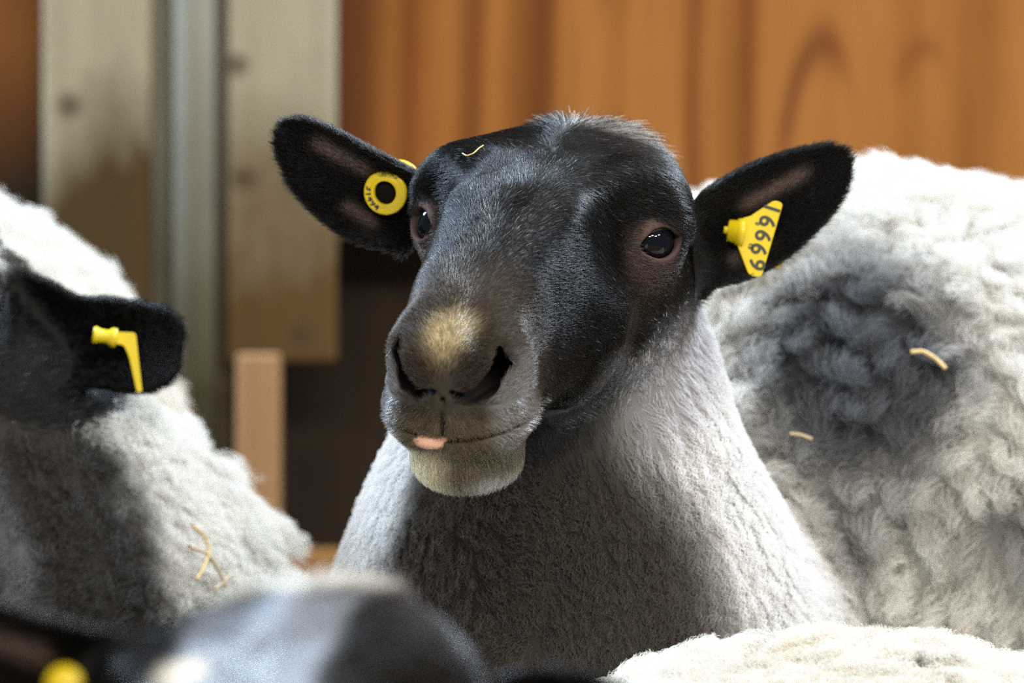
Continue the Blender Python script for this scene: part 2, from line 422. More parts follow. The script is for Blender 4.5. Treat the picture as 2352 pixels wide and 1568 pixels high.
# ------------------------------------------------------------------ the stall
def box(name, x0, x1, y0, y1, z0, z1, m, bev=.003, parent=None, rot=0.0):
    V = np.array([(x, y, z) for x in (x0, x1) for y in (y0, y1) for z in (z0, z1)], float)
    c = V.mean(0); Q = np.array([[0, 1, 3, 2], [4, 6, 7, 5], [0, 4, 5, 1], [2, 3, 7, 6], [0, 2, 6, 4], [1, 5, 7, 3]])
    o = quad_mesh(name, V-c, Q, m, parent=parent); o.location = c; o.rotation_euler = (0, rot, 0)
    for p in o.data.polygons: p.use_smooth = False
    if bev:
        md = o.modifiers.new('bevel', 'BEVEL'); md.width = bev; md.segments = 2
    return o
def structure(o): o['kind'] = 'structure'; return o
def tag(o, label, cat, group=None):
    o['label'] = label; o['category'] = cat
    if group: o['group'] = group
    return o
WY = 1.25                                   # depth of the plywood face
def wx(px, y=WY): return at(px, 0, y)[0]
def wz(py, y=WY): return at(0, py, y)[2]
structure(box('wall_back', -1.6, 1.9, WY, WY+.018, wz(545), 2.05, None, 0)).data.materials.append(plywood_mat())
bpy.data.objects['wall_back'].location = bpy.data.objects['wall_back'].location
kick = board_mat('dark_planks', (.030, .016, .007), (.013, .007, .0035), .2, .9)  # near-black planks, darkest towards the floor
structure(box('wall_lower', -1.6, 1.9, WY+.10, WY+.12, -.02, wz(545)+.06, kick, 0))
sm, snt, sb, so = mat('straw_bedding'); tcs = N(snt, 'ShaderNodeTexCoord')
fl = noise(snt, tcs.outputs['Object'], 60, 5, .7)
snt.links.new(ramp(snt, fl, [(.3, (.07, .045, .02)), (.7, (.30, .20, .08))]), sb.inputs['Base Color']); sb.inputs['Roughness'].default_value = .9; bump(snt, sb, fl, .8, .01)
structure(box('floor', -1.6, 1.9, -2.2, WY+.12, -.03, 0, sm, 0))
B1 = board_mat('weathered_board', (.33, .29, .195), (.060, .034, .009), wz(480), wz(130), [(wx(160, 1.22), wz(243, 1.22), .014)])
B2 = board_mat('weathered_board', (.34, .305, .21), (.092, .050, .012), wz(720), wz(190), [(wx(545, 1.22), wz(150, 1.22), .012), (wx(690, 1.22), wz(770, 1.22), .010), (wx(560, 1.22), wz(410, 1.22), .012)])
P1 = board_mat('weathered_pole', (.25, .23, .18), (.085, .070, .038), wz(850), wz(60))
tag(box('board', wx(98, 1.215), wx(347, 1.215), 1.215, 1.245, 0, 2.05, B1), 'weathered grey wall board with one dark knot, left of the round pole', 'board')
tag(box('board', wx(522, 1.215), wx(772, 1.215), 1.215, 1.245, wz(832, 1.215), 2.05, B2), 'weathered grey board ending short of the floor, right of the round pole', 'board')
def lathe(prof, seg=32):
    """profile of (radius, height) rings about z"""
    a = np.linspace(0, 2*math.pi, seg, endpoint=False); V = []; Q = []
    for r, h in prof: V += [(r*math.cos(t), r*math.sin(t), h) for t in a]
    for i in range(len(prof)-1):
        for j in range(seg): k = (j+1) % seg; Q.append((i*seg+j, i*seg+k, (i+1)*seg+k, (i+1)*seg+j))
    return np.array(V), np.array(Q)
pr = (wx(486, 1.2)-wx(408, 1.2))/2*1.25
V, Q = lathe([(.001, 0), (pr, 0), (pr, 2.05), (.001, 2.05)], 40)
pole = quad_mesh('pole', V, Q, P1); pole.location = (wx(447, 1.22), 1.215+pr*.3, 0)
tag(pole, 'round grey weathered pole standing between the two pale boards', 'pole')
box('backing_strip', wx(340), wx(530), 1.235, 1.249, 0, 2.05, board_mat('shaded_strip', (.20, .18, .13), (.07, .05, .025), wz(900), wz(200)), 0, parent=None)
bs = bpy.data.objects['backing_strip']; bs.name = 'trim_1'; structure(bs)
WB = board_mat('raw_lath', (.36, .21, .10), (.26, .13, .05), .35, .75)
tag(box('wood_post', wx(545, 1.15), wx(644, 1.15), 1.13, 1.17, 0, wz(812, 1.15), WB), 'short light brown timber post standing beneath the shorter board', 'post')
LB = board_mat('ledge_timber', (.33, .16, .045), (.20, .09, .03), .3, .7)
tag(box('ledge_beam', -.75, .4, 1.14, 1.20, wz(1345, 1.17), wz(1262, 1.17), LB), 'low orange brown timber rail along the foot of the dark planks', 'rail')

# ------------------------------------------------------------------ coat
rng = np.random.default_rng(11)
DENS = 1.0
def in_view(P, n):
    """1 where the coat can be seen from around the photograph's viewpoint, small elsewhere"""
    v = nrm(np.array([0, CAMY, CAMZ])-P); f = (v*n).sum(1)
    k = (P[:, 1]-CAMY)/3.0/PPM; px = 1176+P[:, 0]/k; py = 784-(P[:, 2]-CAMZ)/k
    out = np.maximum(np.maximum(-px, px-2352), np.maximum(-py, py-1568))
    return np.where(f > -.3, 1.0, .12)*np.where(out < 450, 1.0, .25)
def sample(V, Q, Nv, count, wv):
    T = np.concatenate([Q[:, [0, 1, 2]], Q[:, [0, 2, 3]]])
    A = np.linalg.norm(np.cross(V[T[:, 1]]-V[T[:, 0]], V[T[:, 2]]-V[T[:, 0]]), axis=1)*wv[T].mean(1)
    if A.sum() <= 0: return np.zeros((0, 3)), np.zeros((0, 3))
    cs = np.cumsum(A); i = np.minimum(np.searchsorted(cs, rng.random(count)*cs[-1]), len(T)-1); u, v = rng.random(count), rng.random(count)
    fl = u+v > 1; u[fl] = 1-u[fl]; v[fl] = 1-v[fl]; w = np.stack([1-u-v, u, v], 1)[:, :, None]
    return (V[T[i]]*w).sum(1), nrm((Nv[T[i]]*w).sum(1))
def strands(R, n, flow, L, k, lift=(.5, .2), jit=.2, amp=0.0, turns=2.0, clump=0.0, ncl=0, gravity=0.0):
    m = len(R); d = flow+rng.normal(0, jit, (m, 3)); d = nrm(d-n*(d*n).sum(1, keepdims=True))
    t = np.linspace(0, 1, k); L = np.broadcast_to(L, m)
    P = np.empty((m, k, 3)); P[:, 0] = R-n*.0005
    for j in range(1, k):
        a = np.asarray(lift[0]+(lift[1]-lift[0])*(j-.5)/(k-1)); a = np.broadcast_to(a, m)
        s = d*np.cos(a)[:, None]+n*np.sin(a)[:, None]; s[:, 2] -= gravity*(j-.5)/(k-1)
        P[:, j] = P[:, j-1]+s*(L/(k-1))[:, None]
    if np.any(np.asarray(clump) > 0) and ncl:
        from mathutils.kdtree import KDTree
        g = rng.choice(m, min(ncl, m), replace=False); kd = KDTree(len(g))
        for i, q in enumerate(R[g].tolist()): kd.insert(q, i)
        kd.balance(); near = g[np.fromiter((kd.find(q)[1] for q in R.tolist()), int, m)]
        off = P[near]-P[:, :1]; base = R[near]-R; PG = P[near]-base[:, None]*0
        cw = np.broadcast_to(clump, m)[:, None, None]*(t**.8)[None, :, None]; P = P*(1-cw)+PG*cw
        ph = rng.random(m)[near]*6.28+rng.normal(0, .5, m); am = np.broadcast_to(amp, m)*(.6+.8*rng.random(m)[near])
    else:
        ph = rng.random(m)*6.28; am = np.broadcast_to(amp, m)
    if np.any(am > 0):
        ax = nrm(P[:, -1]-P[:, 0]); e1 = nrm(np.cross(ax, n+.01)); e2 = np.cross(ax, e1)
        tr = turns*(.7+.6*rng.random(m))
        for j in range(1, k):
            q = ph+6.283*tr*t[j]; aa = (am*min(1, t[j]*2.5))[:, None]
            P[:, j] += aa*(np.cos(q)[:, None]*e1+np.sin(q)[:, None]*e2)
    return P
def coat(name, P, rad, col, m, parent, tip=.35):
    if not len(P): return None
    n, k = P.shape[:2]; cu = bpy.data.hair_curves.new(name); cu.add_curves([k]*n)
    cu.attributes['position'].data.foreach_set('vector', P.astype(np.float32).ravel())
    r = cu.attributes.get('radius') or cu.attributes.new('radius', 'FLOAT', 'POINT')
    tp = 1-(1-tip)*np.linspace(0, 1, k)**1.5
    r.data.foreach_set('value', (np.broadcast_to(rad, n)[:, None]*tp).astype(np.float32).ravel())
    a = cu.attributes.new('coat', 'FLOAT_COLOR', 'CURVE'); c = np.ones((n, 4), np.float32); c[:, :3] = np.clip(col, .003, .95)
    a.data.foreach_set('color', c.ravel()); cu.materials.append(m)
    o = bpy.data.objects.new(name, cu); C.objects.link(o); o.parent = parent
    return o
def vary(c, amt): return c*np.exp(rng.normal(0, amt, (len(c), 1)))

def eye_obj(head, side, parent):
    m = bpy.data.materials.get('sheep_eye')
    if not m:
        m, nt, b, o = mat('sheep_eye'); tc = N(nt, 'ShaderNodeTexCoord'); sx = N(nt, 'ShaderNodeSeparateXYZ'); nt.links.new(tc.outputs['Object'], sx.inputs[0])
        X = math_(nt, 'DIVIDE', sx.outputs[0], .0122); Y = math_(nt, 'DIVIDE', math_(nt, 'ADD', sx.outputs[1], .0003), .0080)
        r = math_(nt, 'ADD', math_(nt, 'MULTIPLY', X, X), math_(nt, 'MULTIPLY', Y, Y))
        c = ramp(nt, r, [(0, (.003, .004, .006)), (.80, (.004, .005, .007)), (.95, (.085, .07, .05)), (1.0, (.13, .11, .085))])
        nt.links.new(c, b.inputs['Base Color']); b.inputs['Roughness'].default_value = .04; b.inputs['Specular IOR Level'].default_value = .32
    a = np.linspace(0, math.pi, 25); V, Q = lathe([(EYE_R*max(math.sin(t), .002), -EYE_R*math.cos(t)) for t in a], 40)
    o = quad_mesh('eye', V, Q[:, ::-1].copy() if False else Q, m, parent=parent)
    sgn = np.array([side, 1, 1.0]); f = head.dirw(EYE_DIR*sgn); up = head.dirw((0, 0, 1.0)); up = up-f*(up@f); up /= np.linalg.norm(up); xx = np.cross(up, f)
    M = Matrix([[xx[i], up[i], f[i], 0] for i in range(3)]+[[0, 0, 0, 1]]); M.translation = Vector(head.world(EYE*sgn)); o.matrix_world = M
    return o

YEL = plain('yellow_tag_plastic', (.68, .49, .008), .35, .5)
INK = plain('tag_ink', (.035, .035, .020), .6)
BLK = plain('tag_hole', (.006, .004, .0035), .9, .1)
def text_mesh(name, txt, size, m, parent):
    cu = bpy.data.curves.new('t', 'FONT'); cu.body = txt; cu.size = size; cu.align_x = 'CENTER'; cu.align_y = 'CENTER'; cu.extrude = .00012; cu.offset = size*.022
    o = bpy.data.objects.new('t', cu); C.objects.link(o); dg = bpy.context.evaluated_depsgraph_get(); dg.update()
    me = bpy.data.meshes.new_from_object(o.evaluated_get(dg)); bpy.data.objects.remove(o)
    me.materials.clear(); me.materials.append(m); q = bpy.data.objects.new(name, me); C.objects.link(q); q.parent = parent; return q
def frame(o, origin, xdir, ydir):
    x = np.asarray(xdir, float); x /= np.linalg.norm(x); y = np.asarray(ydir, float); y = y-x*(y@x); y /= np.linalg.norm(y); z = np.cross(x, y)
    M = Matrix([[x[i], y[i], z[i], 0] for i in range(3)]+[[0, 0, 0, 1]]); M.translation = Vector(np.asarray(origin, float)); o.matrix_world = M
def extrude_poly(pts, th):
    n = len(pts); V = [(x, y, z) for z in (th/2, -th/2) for x, y in pts]
    import bmesh
    bm = bmesh.new(); vs = [bm.verts.new(v) for v in V]
    bm.faces.new(vs[:n]); bm.faces.new(vs[n:][::-1])
    for i in range(n): j = (i+1) % n; bm.faces.new((vs[i], vs[n+i], vs[n+j], vs[j]))
    bmesh.ops.recalc_face_normals(bm, faces=bm.faces); me = bpy.data.meshes.new('p'); bm.to_mesh(me); bm.free(); return me
def round_poly(pts, r, k=5):
    out = []; P = [np.array(p, float) for p in pts]
    for i, p in enumerate(P):
        a, b = P[i-1]-p, P[(i+1) % len(P)]-p; ra = min(r, np.linalg.norm(a)*.45, np.linalg.norm(b)*.45); a = a/np.linalg.norm(a)*ra; b = b/np.linalg.norm(b)*ra
        for t in np.linspace(0, 1, k): out.append(tuple((p+a)*(1-t)**2+2*p*t*(1-t)+(p+b)*t*t))
    return out

# ------------------------------------------------------------------ a sheep: skin mesh, hair, wool, eyes
def build_sheep(label, field, axes, head, ears, nonhead, colour, nh, nw, jawmask=lambda P, q: 1.0, rootr=.036, group=None, wool=None, hair_r=.00011, wool_r=.00013, hl=1.0, nwk=9, eyes=(-1, 1), full=True):
    V, Q = mesh_sdf(field, axes); Nv = vert_normals(V, Q)
    q = head.loc(V); dh = head_field(q, True); dn = nonhead(V); de = np.minimum.reduce([e.field(V) for e in ears]) if ears else np.full(len(V), 9.)
    hm = 1-sstep(-.012, .010, dh-dn); em = (de < .0035).astype(float); hm = hm*jawmask(V, q); hm = np.maximum(hm, em)
    for e in (ears or ()): hm = np.maximum(hm, sstep(rootr, rootr-.01, np.linalg.norm(V-(e.b+e.a*.004), axis=1)))
    skin, bald = colour(V, Nv, q, hm, em, True)
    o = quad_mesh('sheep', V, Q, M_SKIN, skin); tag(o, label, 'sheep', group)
    vis = in_view(V, Nv)
    # short hair of the face and ears
    R, n = sample(V, Q, Nv, int(nh*DENS), hm*(1-bald)*vis*(1+.35*em))
    q = head.loc(R); col, _ = colour(R, n, q, np.ones(len(R)), None, False)
    y, z = q[:, 1], q[:, 2]
    axx = np.abs(q[:, 0]); o1 = np.ones(len(R)); sg = np.tanh(q[:, 0]/.018)
    lw = np.maximum(sstep(.020, .034, axx)*sstep(.075, .04, y)*sstep(-.03, -.005, z), sstep(.004, -.022, y)*sstep(-.02, .0, z))[:, None]
    fl = np.stack([q[:, 0]*14, -o1, -.25*o1], 1)*(1-lw)+np.stack([sg*1.3, -.35*o1, -.35*o1], 1)*lw
    lo_ = (sstep(-.005, -.035, z)*sstep(.02, .035, axx))[:, None]; fl = fl*(1-lo_)+np.stack([sg*.5, -o1, -.75*o1], 1)*lo_
    mz = sstep(.125, .165, y); fl = fl*(1-mz[:, None])+np.stack([np.tanh(q[:, 0]/.012)*.9, -.4*np.ones(len(R)), np.where(z < -.028, -.7, .5)], 1)*mz[:, None]
    und = sstep(-.045, -.07, z)*sstep(.02, .09, y); fl = fl*(1-und[:, None])+np.array([0, .1, -1.0])*und[:, None]
    flw = head.dirw(fl)
    L = (.0055+.004*sstep(.0, -.09, y)+.003*sstep(-.03, -.09, z))*(1-.25*mz)+.002*und
    ctr = sstep(.013, .007, np.abs(q[:, 0])+.004*vnoise(R, 80, 6))*sstep(-.03, .0, y)*sstep(.13, .11, y)*sstep(.0, .015, z)
    lift = .24+.32*ctr+.25*mz+.34*sstep(.042, .022, np.linalg.norm(np.stack([axx, y, z], 1)-EYE, axis=1))
    pol = sstep(-.046, -.062, y)*sstep(-.03, -.01, z)*sstep(.030, .012, np.abs(q[:, 0]-.008))
    if ears:
        for e in ears:
            u, v, w_ = e.uvw(R); k = (e.field(R) < .0035)
            flw = np.where(k[:, None], e.a+e.v*(v/.05)[:, None]*.8, flw); L = np.where(k, .0055, L); lift = np.where(k, .5, lift); pol = np.where(k, 0, pol)
    flw = flw+(.22+.5*ctr)[:, None]*np.stack([vnoise(R, 60, 3+i) for i in range(3)], 1)
    ree = np.linalg.norm(np.stack([axx, y, z], 1)-EYE, axis=1); L = L*(.45+.55*sstep(.0145, .023, ree))
    L = L*(.7+.6*rng.random(len(R)))*hl; L = L*(1+1.3*pol*rng.random(len(R))); lift = lift+pol*.45*rng.random(len(R))
    P = strands(R, n, flw, L, 5, (lift, lift*.35), .11)
    coat('face_hair', P, hair_r*(.8+.5*rng.random(len(R))), vary(col, .35), M_HAIR, o)
    # wool of the neck and body
    if nw:
        ww, spec = wool(V, Nv)
        R, n = sample(V, Q, Nv, int(nw*DENS), (1-hm)*vis*ww)
        col, _ = colour(R, n, head.loc(R), np.zeros(len(R)), None, False)
        _, (L, amp, turns, cl) = wool(R, n)
        fl = np.tile(np.array([0, -.1, -1.0]), (len(R), 1))+1.1*np.stack([vnoise(R, 22, 9+i)+.6*vnoise(R, 70, 19+i) for i in range(3)], 1)
        fl = fl+.35*np.stack([R[:, 0]-R[:, 0].mean(), 0*L, 0*L], 1)/.1*0
        L = L*(.75+.5*rng.random(len(R))); bl_ = np.clip((L-.0115)/.02, 0, 1); lift = .70+.3*bl_+(.22+.2*bl_)*vnoise(R, 45, 31)
        big = bl_ > .45
        for nm, k_, per in (('neck_wool', ~big, 14), ('fleece', big, 55)):
            if k_.sum() < 50: continue
            g_ = lambda a_: np.broadcast_to(a_, len(R))[k_]
            c_ = g_(cl) if nm == 'neck_wool' else np.maximum(g_(cl), .64)
            P = strands(R[k_], n[k_], fl[k_], L[k_], nwk, (lift[k_], lift[k_]*.55), .35, g_(amp), g_(turns), c_, max(20, int(k_.sum()/per)), .25)
            coat(nm, P, wool_r*(.8+.5*rng.random(k_.sum())), vary(col[k_], .16), M_WOOL, o, .5)
    for s_ in eyes: eye_obj(head, s_, o)
    print(label[:30], len(V), round(time.time()-T0, 1))
    return o

DK = np.array([.0060, .0052, .0050]); WHITE = np.array([.84, .80, .73]); GREY = np.array([.115, .110, .112])
def px_of(P):
    k = (P[:, 1]-CAMY)/3.0/PPM; return 1176+P[:, 0]/k, 784-(P[:, 2]-CAMZ)/k
def mixv(a, b, t): return a*(1-t[:, None])+np.asarray(b)*t[:, None]

def face_colour(P, n, q, skin, nose=1.0):
    x, y, z = q[:, 0], q[:, 1], q[:, 2]; ax = np.abs(x); c = np.tile(DK, (len(P), 1)); nz = vnoise(P, 55, 5)*.5
    m = np.stack([ax, y, z], 1)
    # grizzled light hairs
    if not skin:
        fr = rng.random(len(P)); br = sstep(.035, .01, ax)*sstep(-.02, .06, y)*sstep(-.0, .02, z)
        c = mixv(c, (.22, .21, .20), ((fr < .012+.07*br)*.8))
    c = mixv(c, (.045, .031, .021), sstep(.100, .145, y)*.9*sstep(-.07, -.02, z))             # brownish muzzle
    c = mixv(c, (.145, .105, .062), sstep(.12, .15, y)*sstep(-.026, -.040, z)*.7)              # upper lip
    side = sstep(.135, .155, y)*sstep(.019, .028, ax)*sstep(.0, -.02, z); c = mixv(c, (.36, .35, .35), side*.38)  # pale side hairs, with the backlit rim put into their colour
    d = np.linalg.norm((q-np.array([.000, .161, .0015]))/np.array([.0135, .014, .019]), axis=1)
    c = mixv(c, (.46, .36, .20), sstep(1.35, .35, d+nz*.5)*nose*(1 if skin else np.where(rng.random(len(P)) < .75, 1.0, .25)))                              # cream patch on the nose
    lo = sstep(-.053, -.059, z)*sstep(.085, .125, y)
    c = mixv(c, (.13, .10, .065), lo*.75); c = mixv(c, (.50, .48, .46), lo*sstep(-.064, -.074, z)*sstep(.0, .02, x)*.7); c = mixv(c, (.78, .68, .48), lo*sstep(.005, -.016, x+nz*.006)*sstep(.12, .145, y)*nose)   # pale chin
    e = np.linalg.norm((m-EYE-np.array([-.004, .004, -.004]))/np.array([1, 1.25, 1.0]), axis=1)
    c = mixv(c, (.095, .060, .050), sstep(.0235, .0145, e+nz*.005)*.62)                        # bare ring round the eye
    c = mixv(c, (.085, .060, .045), sstep(.030, .010, np.linalg.norm((m-np.array([.056, .010, -.026]))/np.array([1, 1.3, 1]), axis=1))*.3)
    if skin:
        c = c*.8
        bald = np.zeros(len(P)); re = np.linalg.norm(m-EYE, axis=1)
        lid = sstep(EYE_R+.0050, EYE_R+.0034, re); bald = np.maximum(bald, lid); c = mixv(c, (.085, .048, .040), lid*.9)
        f = head_field(q, True); deep = sstep(-.0015, -.003, f)*(y > .08); bald = np.maximum(bald, deep); c = mixv(c, (.005, .003, .003), deep)
        pad = sstep(.0055, .0035, ax)*sstep(.150, .160, y)*sstep(-.034, -.028, z)*sstep(-.013, -.017, z); bald = np.maximum(bald, pad); c = mixv(c, (.034, .025, .015), pad)
        return c, bald
    return c, None
def ear_colour(P, c, ears, pale=(.15, .105, .085)):
    for e in ears:
        u, v, w_ = e.uvw(P); k = e.field(P) < .0035; wm = e.mid(u, v)[0]; inn = (w_ > wm-.0005)
        cc = np.tile(DK*.9, (len(P), 1)); f = u/e.L
        s1 = np.exp(-((v-.003-.004*(1-f))/.0038)**2)*sstep(.28, .40, f)*sstep(.78, .66, f)
        s2 = np.exp(-((v+.017)/.0035)**2)*sstep(.10, .18, f)*sstep(.42, .32, f)
        cc = mixv(cc, pale, np.clip(s1+s2*.8, 0, 1)*inn*.9)
        c = np.where(k[:, None], cc, c)
    return c

# --- the main ewe
def main_nonhead(P):
    nk = chain(P, NECK, NECKR, .03)
    return smin(chain(P, BODY, BODYR, .02), nk, .05)
def main_jaw(P, q, grow=0.0):
    """1 on the black face, 0 where the short pale wool of the throat reaches up behind the jaw"""
    la, lb = at(1605, 655, 0), at(1225, 985, 0); ln = np.array([-(lb-la)[2], 0, (lb-la)[0]]); ln /= np.linalg.norm(ln)
    if ln[2] > 0: ln = -ln
    return 1-sstep(-.006+grow, .022+grow*2, (P-la)@ln+.006*vnoise(P, 60, 51))*(q[:, 0] > 0)*sstep(.10, .06, q[:, 1])
def main_colour(P, n, q, hm, em, skin):
    fc, bald = face_colour(P, n, q, skin); fc = ear_colour(P, fc, (earL, earR))
    px, py = px_of(P)
    zc = [p[2] for p in NECK][::-1]; xc = np.interp(P[:, 2], zc, [p[0] for p in NECK][::-1]); rc = np.interp(P[:, 2], zc, NECKR[::-1])
    s = (P[:, 0]-xc)/rc; nz = fbm(P, 18, 41)
    lowz = sstep(.66, .57, P[:, 2])
    pale = np.clip(sstep(-.80, -1.0, s+nz*.08)+sstep(.50, .84, s+nz*.10)+(.42-.26*lowz)*sstep(.05+.35*lowz, .50+.12*lowz, s+nz*.2)+.25*sstep(-.1, .4, s)*sstep(.62, .68, P[:, 2]), 0, 1)
    pale = pale*(1-.85*np.exp(-((P[:, 0]-at(1196, 0, .02)[0])/.0022)**2)*sstep(.63, .618, P[:, 2])*sstep(.575, .59, P[:, 2]))  # crease of the parted wool, its shade put into the colour
    nk = mixv(np.tile([.072, .053, .038], (len(P), 1)), (.88, .84, .80), pale**1.15)  # grey throat wool, with chin shade and side light put into its colour
    # throat darkens towards the jaw
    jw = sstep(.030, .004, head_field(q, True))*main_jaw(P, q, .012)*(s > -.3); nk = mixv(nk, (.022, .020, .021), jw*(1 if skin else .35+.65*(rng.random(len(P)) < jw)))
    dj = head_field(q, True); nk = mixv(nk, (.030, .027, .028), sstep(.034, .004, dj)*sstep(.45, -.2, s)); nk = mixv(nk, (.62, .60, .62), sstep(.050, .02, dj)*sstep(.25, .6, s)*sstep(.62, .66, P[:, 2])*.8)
    body = np.tile(WHITE, (len(P), 1))
    g = np.exp(-(((P[:, 0]-.195)/.062)**2+((P[:, 2]-.690)/.062)**2)**2)
    body = mixv(body, (.105, .105, .112), np.clip(g*1.25+nz*.15*g, 0, 1))
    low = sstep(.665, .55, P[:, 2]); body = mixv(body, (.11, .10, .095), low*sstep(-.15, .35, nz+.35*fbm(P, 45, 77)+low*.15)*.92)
    dnk = chain(P, NECK, NECKR, .03); bd = chain(P, BODY, BODYR, .02)
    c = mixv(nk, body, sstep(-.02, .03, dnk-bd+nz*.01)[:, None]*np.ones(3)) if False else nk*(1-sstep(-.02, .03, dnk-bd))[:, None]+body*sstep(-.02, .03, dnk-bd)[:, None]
    jaw = 1-main_jaw(P, q)
    fc = mixv(fc, (.33, .325, .34), jaw*.9*(np.minimum(earL.field(P), earR.field(P)) > .004))
    tuft = sstep(-.048, -.062, q[:, 1])*sstep(-.03, -.01, q[:, 2])*sstep(.032, .014, np.abs(q[:, 0]-.008)); fc = mixv(fc, (.50, .47, .43), tuft*(.5 if skin else (rng.random(len(P)) < .20+.45*sstep(-.01, .02, q[:, 0]))*.9))
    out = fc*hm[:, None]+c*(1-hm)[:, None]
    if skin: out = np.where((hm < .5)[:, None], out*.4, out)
    return out, bald
def main_wool(P, n):
    bd = chain(P, BODY, BODYR, .02); dn = chain(P, NECK, NECKR, .03)
    b = sstep(-.02, .04, dn-bd)
    jl = .32+.68*sstep(.004, .040, head_field(HM.loc(P), True))
    lowh = sstep(.665, .56, P[:, 2])*b*sstep(.22, .42, fbm(P, 26, 88)); 
    return (1-.35*b)*(1-.85*lowh), ((.0115+.023*b)*jl, (.0009+.0026*b)*sstep(.008, .045, head_field(HM.loc(P), True)), 2.6-.8*b, .45+.25*b)
AXM = [grid_axis(-.25, .85, .0015, -.14, .20, .007), grid_axis(-.25, 1.05, .0015, -.19, .11, .007), grid_axis(-.01, .90, .0015, .60, .83, .007)]
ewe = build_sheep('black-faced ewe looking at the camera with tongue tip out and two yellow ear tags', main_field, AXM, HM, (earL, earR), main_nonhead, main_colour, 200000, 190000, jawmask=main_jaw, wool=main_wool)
# tongue tip
TG = plain('tongue', (.74, .40, .27), .4)
a = np.linspace(0, math.pi, 13); V, Q = lathe([(max(math.sin(t), .003), -math.cos(t)) for t in a], 20)
V = V*np.array([.0115, .010, .0055]); V = HM.world(V+np.array([-.0090, .1665, -.0500])); quad_mesh('tongue', V, Q, TG, parent=ewe)

# round button tag in the ewe's far ear
def ring_tag(parent, cen, xd, yd, R=.0120, hole=.0063, txt='31494'):
    V, Q = lathe([(hole, -.0015), (R*.93, -.0015), (R, -.0006), (R, .0010), (R*.93, .0020), (R*.80, .0012), (hole*1.35, .0012), (hole*1.08, .0026), (hole, .0022), (hole, -.0015)], 56)
    o = quad_mesh('ear_tag', V, Q, YEL, parent=parent); frame(o, cen, xd, yd)
    V, Q = lathe([(.0001, .0005), (hole*.5, .0004), (hole*1.02, -.0012)], 32); c = quad_mesh('tag_hole', V, Q, BLK, parent=o)
    for i, ch in enumerate(txt):
        t = math.radians(172+i*18); r = (hole*1.35+R*.8)/2
        d = text_mesh('tag_number', ch, .0050, INK, o); d.location = (r*math.cos(t), r*math.sin(t), .0017); d.rotation_euler = (0, 0, t+math.pi/2)
    return o
def near_ear(e, px, py, off):
    """point on an ear's open face under a pixel, lifted by off towards its open side"""
    yv = e.b[1]
    for _ in range(30):
        p = at(px, py, yv); u, v, w_ = e.uvw(p[None]); wm = e.mid(u, v)[0][0]; yv += (w_[0]-wm-off)*.8
    return at(px, py, yv)
tl = near_ear(earL, 886, 442, .0080); nL = earL.n
ring_tag(ewe, tl, (.95, -.25, -.12), (.0, -.15, 1))
V, Q = lathe([(.0001, 0), (.012, 0), (.0135, .001), (.0135, .002), (.012, .003), (.0001, .003)], 40)
bk = quad_mesh('ear_tag', V, Q, YEL, parent=ewe); frame(bk, at(917, 423, tl[1]+.012), (.95, -.25, -.12), (0, -.15, 1))

# yellow flag tag in the ewe's near ear
def flag_tag(parent, e, cx, cy, pts, collar, txt, tpos, tdir, size, off=.012, extra=()):
    o0 = near_ear(e, cx, cy, off); k = (o0[1]-CAMY)/3/PPM
    cv = lambda p: ((p[0]-cx)*k, (cy-p[1])*k)
    me = extrude_poly(round_poly([cv(p) for p in pts], .0022), .0016); o = bpy.data.objects.new('ear_tag', me); C.objects.link(o); me.materials.append(YEL); o.parent = parent
    frame(o, o0, (1, .10, 0), (0, .05, 1)); b = o.modifiers.new('bevel', 'BEVEL'); b.width = .0005; b.segments = 2
    a0, a1, prof = collar; A, Bp = np.array(cv(a0)), np.array(cv(a1)); d = Bp-A; L = np.linalg.norm(d); V, Q = lathe([(r*k, h*L) for r, h in prof], 32)
    c = quad_mesh('tag_collar', V, Q, YEL, parent=o); zx = np.array([d[0]/L, d[1]/L, -.0]); c.matrix_local = Matrix.Translation((A[0], A[1], -.001)) @ Vector(zx).to_track_quat('Z', 'Y').to_matrix().to_4x4()
    tt = list(zip(txt, tpos))+list(extra)
    for it in tt:
        ch, p = it[0], it[1]; sz = it[2] if len(it) > 2 else size
        t = text_mesh('tag_number', ch, sz, INK, o); x, y = cv(p); t.location = (x, y, .00085); t.rotation_euler = (0, 0, tdir)
    return o
flag_tag(ewe, earR, 1740, 550, [(1779, 459), (1800, 466), (1748, 637), (1719, 633), (1692, 562), (1704, 500), (1722, 497)],
         ((1662, 527), (1708, 534), [(.1, 0), (8, 0), (9, .12), (9, .2), (25, .22), (27, .62), (30, .64), (33, .85), (34, 1.0), (.1, 1.0)]),
         '69991', [(1740, 608), (1745, 574), (1755, 543), (1765, 510), (1776, 480)], math.radians(72), .0125,
         extra=[('8', (1740, 514), .0035), ('83', (1724, 566), .0034)])
V, Q = lathe([(.0001, 0), (.006, 0), (.007, .001), (.006, .002), (.0001, .0025)], 24)
bk = quad_mesh('ear_tag', V, Q, YEL, parent=ewe); frame(bk, at(1780, 588, earR.b[1]+.045), (.8, -.6, .2), (-.1, -.1, 1))

